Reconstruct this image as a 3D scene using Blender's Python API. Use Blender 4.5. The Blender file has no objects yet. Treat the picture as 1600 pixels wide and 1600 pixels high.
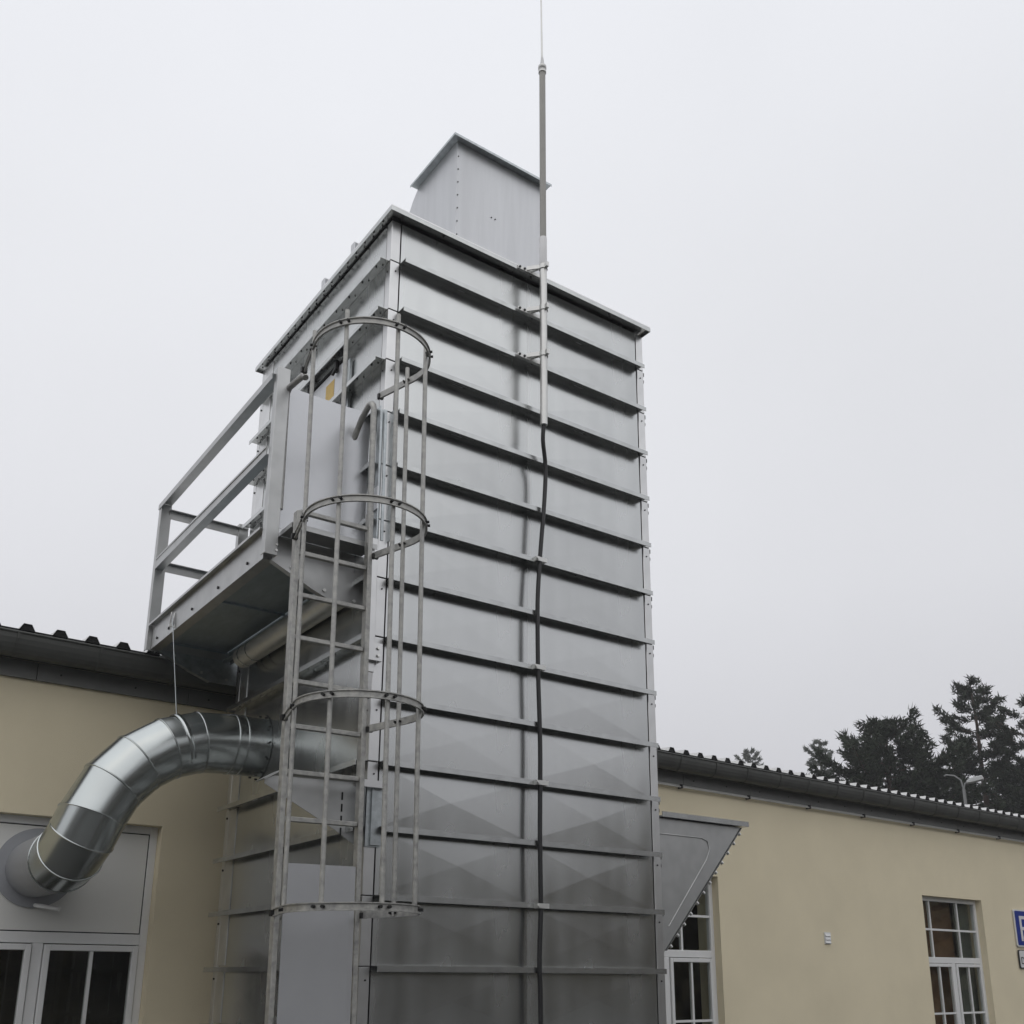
import bpy, math, random
from mathutils import Vector, Matrix
R = math.radians
random.seed(7)
SC = bpy.context.scene
COL = SC.collection

# ------------------------------------------------------------------ camera
YAW, PITCH, ROLL = 0.6167, 0.2888, 0.0047
cam_d = bpy.data.cameras.new('camera')
cam = bpy.data.objects.new('camera', cam_d); COL.objects.link(cam)
fw = Vector((math.sin(YAW)*math.cos(PITCH), math.cos(YAW)*math.cos(PITCH), math.sin(PITCH)))
rt = Vector((math.cos(YAW), -math.sin(YAW), 0)); up = rt.cross(fw)
r2 = rt*math.cos(ROLL)+up*math.sin(ROLL); u2 = -rt*math.sin(ROLL)+up*math.cos(ROLL)
M = Matrix((r2, u2, -fw)).transposed().to_4x4()
M.translation = Vector((-3.0307, -5.7929, 1.65))
cam.matrix_world = M
cam_d.sensor_width = 36.0
cam_d.lens = 1608.37/1600*36
cam_d.shift_y = 250.24/1600
cam_d.clip_end = 800
SC.camera = cam

# ------------------------------------------------------------------ world: overcast
w = bpy.data.worlds.new('World'); SC.world = w; w.use_nodes = True
nt = w.node_tree; nt.nodes.clear()
N = nt.nodes.new; L = nt.links.new
SUN_EL, SUN_AZ = R(58), R(215)      # azimuth measured from +Y towards +X
sky = N('ShaderNodeTexSky'); sky.sky_type = 'NISHITA'; sky.sun_disc = False
sky.sun_elevation = SUN_EL; sky.sun_rotation = SUN_AZ; sky.air_density = 1.0; sky.dust_density = 6.0
skys = N('ShaderNodeVectorMath'); skys.operation = 'SCALE'; skys.inputs['Scale'].default_value = 0.10
L(sky.outputs[0], skys.inputs[0])
tc = N('ShaderNodeTexCoord'); sep = N('ShaderNodeSeparateXYZ'); L(tc.outputs['Generated'], sep.inputs[0])
nz = N('ShaderNodeTexNoise'); nz.inputs['Scale'].default_value = 1.6; nz.inputs['Detail'].default_value = 4
L(tc.outputs['Generated'], nz.inputs['Vector'])
ramp = N('ShaderNodeValToRGB')
cr = ramp.color_ramp
cr.elements[0].position = 0.0; cr.elements[0].color = (.56, .56, .59, 1)
cr.elements[1].position = 1.0; cr.elements[1].color = (.93, .95, 1.0, 1)
for p, c in ((.18, (.63, .63, .66)), (.35, (.735, .74, .77)), (.6, (.81, .82, .852))):
    e = cr.elements.new(p); e.color = (*c, 1)
L(sep.outputs['Z'], ramp.inputs[0])
cl = N('ShaderNodeMapRange'); cl.inputs['From Min'].default_value = .3; cl.inputs['From Max'].default_value = .7
cl.inputs['To Min'].default_value = .955; cl.inputs['To Max'].default_value = 1.035
L(nz.outputs['Fac'], cl.inputs['Value'])
vs = N('ShaderNodeVectorMath'); vs.operation = 'SCALE'
L(ramp.outputs[0], vs.inputs[0]); L(cl.outputs[0], vs.inputs['Scale'])
mx = N('ShaderNodeMix'); mx.data_type = 'RGBA'; mx.inputs[0].default_value = 0.94
L(skys.outputs[0], mx.inputs[6]); L(vs.outputs[0], mx.inputs[7])
bg = N('ShaderNodeBackground'); bg.inputs[1].default_value = 1.07
L(mx.outputs[2], bg.inputs[0])
wo = N('ShaderNodeOutputWorld'); L(bg.outputs[0], wo.inputs[0])

sun_d = bpy.data.lights.new('sun', 'SUN'); sun_d.energy = 0.6; sun_d.angle = R(110); sun_d.color = (1, .985, .96)
sun = bpy.data.objects.new('sun', sun_d); COL.objects.link(sun)
sd = Vector((math.sin(SUN_AZ)*math.cos(SUN_EL), math.cos(SUN_AZ)*math.cos(SUN_EL), math.sin(SUN_EL)))
sun.rotation_euler = sd.to_track_quat('Z', 'Y').to_euler()
sun.location = sd*60

vset = SC.view_settings
vset.view_transform = 'Standard'; vset.look = 'None'; vset.exposure = 0.0; vset.gamma = 1.0; vset.use_curve_mapping = False

# ------------------------------------------------------------------ materials
def mat(name, color, rough=.5, metal=0., spec=.5, var=0., vscale=6., bump=0., bscale=40., rvar=0., objvar=0., stretch=None, col2=None, aniso=0.):
    m = bpy.data.materials.new(name); m.use_nodes = True
    t = m.node_tree; n = t.nodes; l = t.links
    b = n['Principled BSDF']
    b.inputs['Roughness'].default_value = rough; b.inputs['Metallic'].default_value = metal
    b.inputs['Specular IOR Level'].default_value = spec
    b.inputs['Base Color'].default_value = (*color, 1)
    tcn = n.new('ShaderNodeTexCoord'); vec = tcn.outputs['Object']
    if stretch:
        mp = n.new('ShaderNodeMapping'); mp.inputs['Scale'].default_value = stretch
        l.new(vec, mp.inputs[0]); vec = mp.outputs[0]
    src = None
    if var or rvar or col2:
        tx = n.new('ShaderNodeTexNoise'); tx.inputs['Scale'].default_value = vscale; tx.inputs['Detail'].default_value = 1.5 if metal > .6 and vscale < 12 else 6
        tx.inputs['Roughness'].default_value = .6
        l.new(vec, tx.inputs['Vector'])
    if var or objvar or col2:
        c2 = col2 if col2 else tuple(min(1, c*(1+var)) for c in color)
        c1 = color if col2 else tuple(c*(1-var) for c in color)
        mixc = n.new('ShaderNodeMix'); mixc.data_type = 'RGBA'
        mixc.inputs[6].default_value = (*c1, 1); mixc.inputs[7].default_value = (*c2, 1)
        if var or col2:
            mr = n.new('ShaderNodeMapRange'); mr.inputs['From Min'].default_value = .3; mr.inputs['From Max'].default_value = .7
            l.new(tx.outputs['Fac'], mr.inputs['Value']); l.new(mr.outputs[0], mixc.inputs[0])
        src = mixc.outputs[2]
        if objvar:
            oi = n.new('ShaderNodeObjectInfo')
            mr2 = n.new('ShaderNodeMapRange'); mr2.inputs['To Min'].default_value = 1-objvar; mr2.inputs['To Max'].default_value = 1+objvar
            l.new(oi.outputs['Random'], mr2.inputs['Value'])
            hv = n.new('ShaderNodeHueSaturation'); l.new(mr2.outputs[0], hv.inputs['Value'])
            l.new(src, hv.inputs['Color']); src = hv.outputs[0]
        l.new(src, b.inputs['Base Color'])
    if rvar:
        mr3 = n.new('ShaderNodeMapRange'); mr3.inputs['From Min'].default_value = .3; mr3.inputs['From Max'].default_value = .7
        mr3.inputs['To Min'].default_value = max(.02, rough-rvar); mr3.inputs['To Max'].default_value = rough+rvar
        l.new(tx.outputs['Fac'], mr3.inputs['Value']); l.new(mr3.outputs[0], b.inputs['Roughness'])
    if bump:
        tb = n.new('ShaderNodeTexNoise'); tb.inputs['Scale'].default_value = bscale; tb.inputs['Detail'].default_value = 0 if metal > .6 and bscale < 20 else 5
        l.new(vec, tb.inputs['Vector'])
        bp = n.new('ShaderNodeBump'); bp.inputs['Strength'].default_value = bump; bp.inputs['Distance'].default_value = .01
        l.new(tb.outputs['Fac'], bp.inputs['Height']); l.new(bp.outputs[0], b.inputs['Normal'])
    return m

MT = {}
MT['panel'] = mat('galvanised_panel', (.53, .541, .536), .24, .95, var=.07, vscale=2.6, rvar=.05, objvar=.07, stretch=(1.6, 1.6, .5))
MT['post'] = mat('galvanised_post', (.62, .622, .618), .33, .95, var=.06, vscale=5, objvar=.05)
MT['stiff'] = mat('galvanised_flange', (.49, .50, .495), .27, .95, var=.08, vscale=9, objvar=.04)
MT['hdg'] = mat('hot_dip_galvanised', (.27, .27, .262), .55, .75, var=.22, vscale=22, rvar=.1, bump=.2, bscale=70, col2=(.51, .505, .475))
MT['beam'] = mat('grey_sheet_steel', (.46, .465, .46), .42, .9, var=.07, vscale=8, objvar=.03)
MT['deck'] = mat('deck_plate', (.37, .42, .445), .5, .85, var=.12, vscale=14, stretch=(1, .3, 1))
MT['sheet'] = mat('smooth_grey_sheet', (.56, .57, .59), .25, .5, var=.04, vscale=3)
MT['duct'] = mat('spiral_duct_steel', (.50, .53, .525), .22, .95, var=.05, vscale=3)
MT['collar'] = mat('grey_painted_collar', (.34, .35, .37), .5, .2, var=.05, vscale=6)
MT['spangle'] = mat('dark_zinc', (.42, .45, .46), .36, .95, var=.18, vscale=18)
MT['dark'] = mat('dark_gap', (.012, .012, .012), .8)
MT['bolt'] = mat('black_bolt', (.02, .02, .02), .5, .3)
MT['zbolt'] = mat('zinc_bolt', (.7, .7, .68), .3, .95)
MT['rubber'] = mat('black_cable_rubber', (.012, .012, .013), .45)
MT['alu'] = mat('aluminium_tube', (.62, .62, .60), .42, .8, var=.05, vscale=20)
MT['grp'] = mat('grey_mast_tube', (.33, .325, .30), .5, .1, var=.05, vscale=12)
MT['label'] = mat('yellow_label', (.62, .43, .13), .6, var=.08, vscale=20)
MT['hood'] = mat('pale_grey_hood', (.60, .61, .625), .42, .55, var=.05, vscale=2.5, stretch=(6, 6, .35))
MT['render'] = mat('cream_render', (.745, .668, .488), .93, 0, spec=.2, var=.05, vscale=.9, bump=.35, bscale=140)
MT['zincg'] = mat('weathered_zinc', (.085, .088, .082), .5, .3, var=.15, vscale=5)
MT['fascia'] = mat('grey_fascia', (.18, .183, .175), .6, .2, var=.08, vscale=5)
MT['roof'] = mat('pale_roof_sheet', (.62, .62, .61), .5, .3, var=.05, vscale=5)
MT['foam'] = mat('black_foam_closure', (.012, .012, .012), .9)
MT['frame'] = mat('white_window_frame', (.72, .725, .72), .4, var=.03, vscale=6)
MT['gasket'] = mat('black_gasket', (.015, .015, .015), .6)
MT['infill'] = mat('light_grey_infill_panel', (.72, .72, .69), .5, var=.03, vscale=2)
MT['glass'] = bpy.data.materials.new('window_glass'); MT['glass'].use_nodes = True
_n = MT['glass'].node_tree.nodes; _l = MT['glass'].node_tree.links; _n.clear()
_w = _n.new('ShaderNodeLayerWeight'); _w.inputs['Blend'].default_value = .5
_p = _n.new('ShaderNodeMath'); _p.operation = 'POWER'; _p.inputs[1].default_value = 5
_f = _n.new('ShaderNodeMath'); _f.operation = 'MULTIPLY_ADD'; _f.inputs[1].default_value = .92; _f.inputs[2].default_value = .045
_l.new(_w.outputs['Facing'], _p.inputs[0]); _l.new(_p.outputs[0], _f.inputs[0])
_t = _n.new('ShaderNodeBsdfTransparent'); _t.inputs[0].default_value = (.90, .92, .91, 1)
_g = _n.new('ShaderNodeBsdfGlossy'); _g.inputs['Roughness'].default_value = .02; _g.inputs['Color'].default_value = (.9, .9, .9, 1)
_m = _n.new('ShaderNodeMixShader'); _o = _n.new('ShaderNodeOutputMaterial')
_l.new(_f.outputs[0], _m.inputs[0]); _l.new(_t.outputs[0], _m.inputs[1]); _l.new(_g.outputs[0], _m.inputs[2]); _l.new(_m.outputs[0], _o.inputs[0])
MT['curtain'] = mat('brown_curtain', (.085, .042, .018), .9, var=.5, vscale=2.4, col2=(.17, .085, .034))
MT['screen'] = mat('grey_net_curtain', (.10, .105, .085), .9, var=.3, vscale=6, stretch=(9, 9, .4))
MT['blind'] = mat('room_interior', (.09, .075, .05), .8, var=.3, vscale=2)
MT['ground'] = mat('asphalt', (.055, .055, .052), .8, var=.2, vscale=3, bump=.3, bscale=60)
MT['blue'] = mat('blue_sign', (.010, .032, .25), .35)
MT['white'] = mat('white_sign', (.70, .70, .70), .4)
MT['black'] = mat('black_print', (.015, .015, .015), .5)
MT['bark'] = mat('pine_bark', (.075, .052, .04), .9, var=.3, vscale=3)
MT['needle'] = mat('pine_needles', (.030, .040, .024), .7, spec=.2, var=.35, vscale=.9)
MT['needle_misty'] = mat('mist_paled_needles', (.085, .10, .075), .7, spec=.2, var=.3, vscale=.9)  # far pines: fading by mist is put into the needle colour
MT['leaf'] = mat('reflection_foliage', (.11, .12, .085), .8, spec=.1, var=.4, vscale=.15, col2=(.19, .145, .09))
MT['lamp'] = mat('lamp_grey', (.20, .205, .205), .5, .3)
MT['lamphead'] = mat('lamp_head_grey', (.45, .46, .46), .5, .2)

HAZE = .0014
# ------------------------------------------------------------------ mesh helpers
class MB:
    def __init__(s): s.v = []; s.f = []; s.sm = []
    def add(s, vs, fs, smooth=False):
        o = len(s.v); s.v += [tuple(x) for x in vs]
        for f in fs: s.f.append(tuple(o+i for i in f)); s.sm.append(smooth)
    def box(s, a, b):
        x0, y0, z0 = [min(a[i], b[i]) for i in range(3)]; x1, y1, z1 = [max(a[i], b[i]) for i in range(3)]
        s.add([(x0,y0,z0),(x1,y0,z0),(x1,y1,z0),(x0,y1,z0),(x0,y0,z1),(x1,y0,z1),(x1,y1,z1),(x0,y1,z1)],
              [(0,3,2,1),(4,5,6,7),(0,1,5,4),(1,2,6,5),(2,3,7,6),(3,0,4,7)])
        return s
    def bar(s, p, q, wx, wz, upv=(0,0,1)):
        p = Vector(p); q = Vector(q); d = (q-p).normalized(); u = Vector(upv)
        sd = d.cross(u)
        if sd.length < 1e-4: sd = d.cross(Vector((0,1,0)))
        sd.normalize(); u = sd.cross(d).normalized()
        vs = [c+sd*(a*wx/2)+u*(b*wz/2) for c in (p, q) for a, b in ((-1,-1),(1,-1),(1,1),(-1,1))]
        s.add(vs, [(0,1,2,3),(7,6,5,4),(0,4,5,1),(1,5,6,2),(2,6,7,3),(3,7,4,0)])
        return s
    def tube(s, pts, r, n=12, caps=True, smooth=True):
        pts = [Vector(p) for p in pts]; rs = r if isinstance(r, (list, tuple)) else [r]*len(pts)
        rings = []; ref = None
        for i, p in enumerate(pts):
            d = (pts[min(i+1, len(pts)-1)]-pts[max(i-1, 0)]).normalized()
            if ref is None:
                ref = d.orthogonal().normalized()
            ref = (ref-d*ref.dot(d)).normalized(); b = d.cross(ref)
            rings.append([p+(ref*math.cos(2*math.pi*k/n)+b*math.sin(2*math.pi*k/n))*rs[i] for k in range(n)])
        vs = [v for rg in rings for v in rg]; fs = []
        for i in range(len(pts)-1):
            for k in range(n):
                fs.append((i*n+k, i*n+(k+1) % n, (i+1)*n+(k+1) % n, (i+1)*n+k))
        s.add(vs, fs, smooth)
        if caps:
            s.add(rings[0], [tuple(range(n))[::-1]]); s.add(rings[-1], [tuple(range(n))])
        return s
    def prism(s, poly, vec):
        vec = Vector(vec); a = [Vector(p) for p in poly]; b = [p+vec for p in a]; n = len(a)
        s.add(a+b, [tuple(range(n)), tuple(range(2*n-1, n-1, -1))]+[(i, n+i, n+(i+1) % n, (i+1) % n) for i in range(n)])
        return s
    def sweep_flat(s, path, prof, closed=False):
        """path in the XY plane (x,y,z); prof list of (outward, dz)."""
        P = [Vector(p) for p in path]; m = len(prof); vs = []
        for i, p in enumerate(P):
            d = (P[min(i+1, len(P)-1)]-P[max(i-1, 0)]); d.z = 0; d.normalize()
            o = Vector((d.y, -d.x, 0))
            vs += [p+o*a+Vector((0,0,b)) for a, b in prof]
        fs = [(i*m+k, i*m+(k+1) % m, (i+1)*m+(k+1) % m, (i+1)*m+k) for i in range(len(P)-1) for k in range(m)]
        s.add(vs, fs); s.add(vs[:m], [tuple(range(m))[::-1]]); s.add(vs[-m:], [tuple(range(m))])
        return s
    def mesh(s, name, m):
        me = bpy.data.meshes.new(name); me.from_pydata(s.v, [], s.f)
        me.polygons.foreach_set('use_smooth', s.sm)
        me.materials.append(MT[m] if isinstance(m, str) else m); me.update()
        return me
    def build(s, name, m, parent=None, bevel=0, loc=None, fix=True):
        me = s.mesh(name, m)
        if fix:
            import bmesh
            bm = bmesh.new(); bm.from_mesh(me); bmesh.ops.recalc_face_normals(bm, faces=bm.faces); bm.to_mesh(me); bm.free()
        return put(me, name, parent, loc, bevel)

def put(me, name, parent=None, loc=None, bevel=0, rot=None):
    o = bpy.data.objects.new(name, me); COL.objects.link(o)
    if parent: o.parent = parent
    if loc: o.location = loc
    if rot: o.rotation_euler = rot
    if bevel:
        b = o.modifiers.new('bevel', 'BEVEL'); b.width = bevel; b.segments = 1; b.limit_method = 'ANGLE'; b.angle_limit = R(50)
    return o
def tag(o, label, cat, group=None, kind=None):
    o['label'] = label; o['category'] = cat
    if group: o['group'] = group
    if kind: o['kind'] = kind
    return o
def thing(name, label, cat, loc=(0,0,0), group=None):
    o = bpy.data.objects.new(name, None); COL.objects.link(o); o.location = loc; o.empty_display_size = .2
    return tag(o, label, cat, group)
def stuff(o): o['kind'] = 'stuff'; return o

# ------------------------------------------------------------------ ground
g = MB(); g.add([(-150,-150,0),(170,-150,0),(170,170,0),(-150,170,0)], [(0,1,2,3)])
go = g.build('ground', 'ground'); go['kind'] = 'structure'

# ------------------------------------------------------------------ tower
XL, XR, YF, YB = -.043, 2.4646, 0., 2.4837
S = .42; Z13 = 1.6826; TOP = 7.110
LEV = [Z13+S*(12-k) for k in range(17) if Z13+S*(12-k) > 0]     # lip bottoms of flanges, top to bottom
LIP, PR, WEBT = .036, .085, .005
tower = thing('metal_tower', 'tall square galvanised steel panel tower with horizontal flanges standing before the cream building', 'tower', ((XL+XR)/2, (YF+YB)/2, 0))
TC = Vector(tower.location)
def T(p): return (p[0]-TC.x, p[1]-TC.y, p[2])
def tbuild(mb, name, m, parent=None, bevel=0):
    mb.v = [T(p) for p in mb.v]
    return mb.build(name, m, parent or tower, bevel)
core = MB().box((XL+.03, YF+.03, .0), (XR-.03, YB-.03, TOP-.01)); tbuild(core, 'inner_shell', 'dark')
PW = .075                                          # corner plate width
HX = (XR-XL)/2; HY = (YB-YF)/2
bounds = [TOP]+[z+LIP-WEBT for z in LEV]+[0.0]
# one panel mesh per (width, height): face in local XZ, outward -Y, shallow cross-break
def panel_mesh(wd, ht, bulge, ox=0, oz=0):
    m = MB(); a = wd/2; b = ht/2; f = .012
    vs = [(-a,.02,-b),(a,.02,-b),(a,.02,b),(-a,.02,b),(-a,0,-b),(a,0,-b),(a,0,b),(-a,0,b),
          (-a+f,0,-b+f),(a-f,0,-b+f),(a-f,0,b-f),(-a+f,0,b-f),(ox,-bulge,oz)]
    m.add(vs, [(0,1,5,4),(1,2,6,5),(2,3,7,6),(3,0,4,7),(4,5,9,8),(5,6,10,9),(6,7,11,10),(7,4,8,11),(8,9,12),(9,10,12),(10,11,12),(11,8,12)])
    return m.mesh('panel', 'panel')
def corner_mesh(ht):
    m = MB(); b = ht/2; q = PW; t = .012
    poly = [(0,0),(q,0),(q,t),(t,t),(t,q),(0,q)]
    m.prism([(x,y,-b) for x,y in poly], (0,0,ht))
    me = m.mesh('corner_plate', 'post'); return me
pm = {}; cm = {}
for i in range(len(bounds)-1):
    zt, zb = bounds[i], bounds[i+1]
    gap = .0
    ht = round(zt-zb, 3)
    if ht < .05: continue
    zc = (zt+zb)/2
    for face in range(4):
        span = (XR-XL) if face in (0, 2) else (YB-YF)
        pw = (span-2*PW-.012)/2
        key = (round(pw,3), ht)
        if key not in pm: pm[key] = [panel_mesh(pw-.0005, ht-.003, random.uniform(.0024,.0042), random.uniform(-.06,.06), random.uniform(-.02,.02)) for _ in range(6)]
        zc = (zt+zb)/2
        if face == 3 and i in (8, 9):
            if i == 9: continue
            zc = (zt+bounds[10])/2; key = (round(pw,3), round(zt-bounds[10], 3))
            if key not in pm: pm[key] = [panel_mesh(pw-.0005, key[1]-.003, .003)]
        for sgn in (-1, 1):
            off = sgn*pw/2
            if face == 0: loc = (off, -HY, zc); rz = 0
            elif face == 1: loc = (HX, off, zc); rz = R(90)
            elif face == 2: loc = (off, HY, zc); rz = R(180)
            else: loc = (-HX, off, zc); rz = R(-90)
            put(random.choice(pm[key]), 'panel', tower, loc, rot=(R(random.uniform(-.35,.35)) if i else 0, 0, rz))
    zc = (zt+zb)/2
    if ht not in cm: cm[ht] = corner_mesh(ht-.006)
    for k, (sx, sy) in enumerate(((-1,-1),(1,-1),(1,1),(-1,1))):
        put(cm[ht], 'corner_plate', tower, (sx*(HX+.004), sy*(HY+.004), zc), bevel=.003, rot=(0,0,R(90*k)))
# flanges
def flange_mesh(ln, name='flange'):
    m = MB()
    m.prism([(0,0,LIP),(0,-PR,LIP),(0,-PR,0),(0,-PR+WEBT,0),(0,-PR+WEBT,LIP-WEBT),(0,0,LIP-WEBT)], (ln,0,0))
    # bolt heads on the web
    return m
def bolts_mesh(ln, n, z, y, dbl=True):
    m = MB()
    for k in range(n):
        x = ln*(k+.5)/n
        m.tube([(x,y,z-.007),(x,y,z)], .0075, 6, True, False)
        if dbl: m.tube([(x+.045,y+.03,z-.005),(x+.045,y+.03,z)], .006, 6, True, False)
    return m.mesh('bolts', 'bolt')
lenX = (XR-.055)-.036; lenY = (YB-YF)-.03
meX = flange_mesh(lenX).mesh('flange', 'stiff'); meY = flange_mesh(lenY).mesh('flange', 'stiff')
bX = bolts_mesh(lenX, 3, LIP-WEBT, -PR*.55, False); bY = bolts_mesh(lenY, 11, LIP-WEBT, -PR*.62)
for z in LEV:
    for face in range(4):
        if face == 0: loc = (-HX+.036-XL, -HY-.001, z); rz = 0; me, bm_ = meX, bX
        elif face == 1: loc = (HX+.001, -HY+.015, z); rz = R(90); me, bm_ = meY, bY
        elif face == 2: loc = (HX-.05, HY+.001, z); rz = R(180); me, bm_ = meX, bX
        else: loc = (-HX-.001, HY-.015, z); rz = R(-90); me, bm_ = meY, bY
        if face == 3 and abs(z-LEV[8]) < .01: continue          # plain inlet plate behind the duct
        o = put(me, 'flange', tower, loc, rot=(0,0,rz))
        if face == 1: o.scale = (1, .34, 1); continue
        b = stuff(put(bm_, 'bolts', o))
epm = {}
for i in range(len(bounds)-1):
    zt, zb = bounds[i], bounds[i+1]; ht = round(zt-zb, 3)
    if ht < .05: continue
    if ht not in epm: epm[ht] = MB().box((-.006, -.085, -ht/2+.02), (0, .085, ht/2-.02)).mesh('edge_plate', 'post')
    put(epm[ht], 'edge_plate', tower, (-HX-.0005, HY-.165, (zt+zb)/2), bevel=.002)
# black edge knobs at the right corner, rivets on the corner plates
kn = MB(); kn.tube([(0,0,0),(.018,0,0),(.030,0,0),(.036,0,0)], [.034,.034,.026,.005], 12); knm = kn.mesh('edge_knob', 'bolt')
rv = MB(); rv.tube([(0,.002,0),(0,-.006,0)], .007, 6, True, False); rvm = rv.mesh('rivet', 'bolt')
for i, z in enumerate(LEV):
    if i < 11: put(knm, 'edge_knob', tower, (HX+.006, -HY+.05, z-.045))
rb = MB()
for z in LEV:
    for dz in (-.05,):
        for xx in (XL+.04, XR-.035):
            rb.tube([(xx, YF-.004, z+dz),(xx, YF-.010, z+dz)], .006, 6, True, False)
        rb.tube([(XL-.004, YB-.04, z+dz),(XL-.012, YB-.04, z+dz)], .009, 6, True, False)
        rb.tube([(XL-.004, YF+.04, z+dz),(XL-.010, YF+.04, z+dz)], .006, 6, True, False)
stuff(tbuild(rb, 'rivets', 'bolt'))
# top frame and roof
OL, OR_, OF, OB = .064, .020, .098, .05               # overhang left, right, front, rear
xa_, xb_, ya_, yb_ = XL-OL, XR+OR_, YF-OF, YB+OB
tf = MB(); q_ = .005
tf.box((xa_, ya_, TOP), (xb_, ya_+q_, TOP+.034)); tf.box((xa_, yb_-q_, TOP), (xb_, yb_, TOP+.034))
tf.box((xa_, ya_+q_, TOP), (xa_+q_, yb_-q_, TOP+.034)); tf.box((xb_-q_, ya_+q_, TOP), (xb_, yb_-q_, TOP+.034))
tf.box((xa_+q_, ya_+q_, TOP+.024), (xb_-q_, yb_-q_, TOP+.033))
topf = tbuild(tf, 'top_flange', 'stiff')
rl = MB().box((xa_+.001, ya_+.001, TOP+.036), (xb_-.001, yb_-.001, TOP+.046)); tbuild(rl, 'roof_plate', 'post')
tbm = MB()
for k in range(17):
    y = YF+(k+.5)*(YB-YF)/17
    tbm.tube([(XL-.044, y, TOP+.016),(XL-.044, y, TOP+.024)], .008, 6, True, False)
    tbm.tube([(XL-.020, y+.05, TOP+.018),(XL-.020, y+.05, TOP+.024)], .007, 6, True, False)
for k in range(3):
    xx = XL+(k+.5)*(XR-XL)/3; tbm.tube([(xx, YF-.05, TOP+.016),(xx, YF-.05, TOP+.024)], .009, 6, True, False)
tbm.v = [T(p) for p in tbm.v]; ob = tbm.build('bolts', 'bolt', topf); stuff(ob)
for y in (.52, 1.06):
    lug = MB().box((XL-.060, y, TOP+.047), (XL-.054, y+.06, TOP+.125)); lug.box((XL-.054, y, TOP+.118), (XL+.03, y+.06, TOP+.125))
    tbuild(lug, 'lifting_lug', 'hood')

# outlet hood on the roof: scroll-shaped housing
x0, x1, y0 = .795, 1.71, .465
prof = [(y0, TOP+.046), (y0, 8.670), (1.11, 8.670)]
for k in range(9):
    a = R(8+k*11); prof.append((1.11+.62*math.sin(a)*.62, 8.670-.02-.75*(1-math.cos(a))-.03*k))
prof += [(1.62, TOP+.046)]
hood = MB().prism([(x0, y, z) for y, z in prof], (x1-x0, 0, 0))
hoodo = tbuild(hood, 'outlet_hood', 'hood')
rim = MB().box((x0-.07, y0-.07, 8.672), (x1+.07, 1.17, 8.678)); rim.box((x0-.07, y0-.07, 8.655), (x0-.066, 1.17, 8.6718)); rim.box((x0-.066, y0-.07, 8.655), (x1+.07, y0-.066, 8.6718))
rim.v = [T(p) for p in rim.v]; rim.build('hood_rim', 'spangle', hoodo)
hr = MB()
for k in range(10):
    z = 7.3+k*.135
    hr.tube([(x0+.012, y0-.006, z),(x0+.012, y0+.002, z)], .006, 6, True, False)
for (yy, zz) in ((1.02, 8.0), (.84, 7.66), (1.25, 8.28)):
    hr.tube([(x0-.006, yy, zz),(x0+.002, yy, zz)], .007, 6, True, False)
for (xx, zz) in ((1.16, 8.05), (1.20, 8.05)): hr.tube([(xx, y0-.006, zz),(xx, y0+.002, zz)], .006, 6, True, False)
hr.v = [T(p) for p in hr.v]; stuff(hr.build('rivets', 'bolt', hoodo))

# hopper on the right side
hp = [(XR+.01, 2.86), (3.49, 2.86), (2.585, 1.86), (XR+.01, 1.72)]
hop = MB().prism([(x, .10, z) for x, z in hp], (0, 1.6, 0))
hopo = tbuild(hop, 'hopper', 'beam', bevel=.004)
lid = MB().box((XR+.10, .06, 2.864), (3.545, 1.76, 2.875)); lid.box((XR+.10, .06, 2.875), (3.545, .066, 2.905)); lid.box((3.54, .066, 2.876), (3.545, 1.75, 2.895))
lid.box((XR+.012, .075, 2.864), (XR+.10, .11, 2.872))
lid.v = [T(p) for p in lid.v]; lid.build('hopper_lid', 'stiff', hopo)
bead = [(2.50, 2.60), (2.515, 2.685), (2.56, 2.735), (3.02, 2.735), (3.085, 2.715), (3.105, 2.65), (3.06, 2.56), (2.62, 2.03)]
bd = MB().tube([(x, .097, z) for x, z in bead], .0045, 6); bd.v = [T(p) for p in bd.v]; bd.build('pressed_bead', 'beam', hopo)
dgn = Vector((3.49-2.585, 0, 1.0)).normalized()
nrm = Vector((dgn.z, 0, -dgn.x))
fl = MB(); a = Vector((2.585, .094, 1.86)); b = Vector((3.49, .094, 2.86))
fl.prism([a+nrm*.004, b+nrm*.004, b+nrm*.010, a+nrm*.010], (0, 1.612, 0)); fl.v = [T(p) for p in fl.v]; fl.build('edge_strip', 'stiff', hopo)
hb = MB()
for k in range(12):
    p = a+(b-a)*((k+.5)/12)+nrm*.010
    hb.tube([p+Vector((0,.01,0)), p+nrm*.022+Vector((0,.01,0))], .014, 8, True, False)
hb.v = [T(p) for p in hb.v]; stuff(hb.build('bolts', 'zbolt', hopo))
p = a+(b-a)*.76+nrm*.01+Vector((0,.12,0))
hk = MB().tube([p, p+nrm*.03, p+nrm*.055, p+nrm*.065], [.05,.05,.035,.008], 14); hk.v = [T(q) for q in hk.v]; hk.build('rubber_bumper', 'bolt', hopo)

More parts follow.
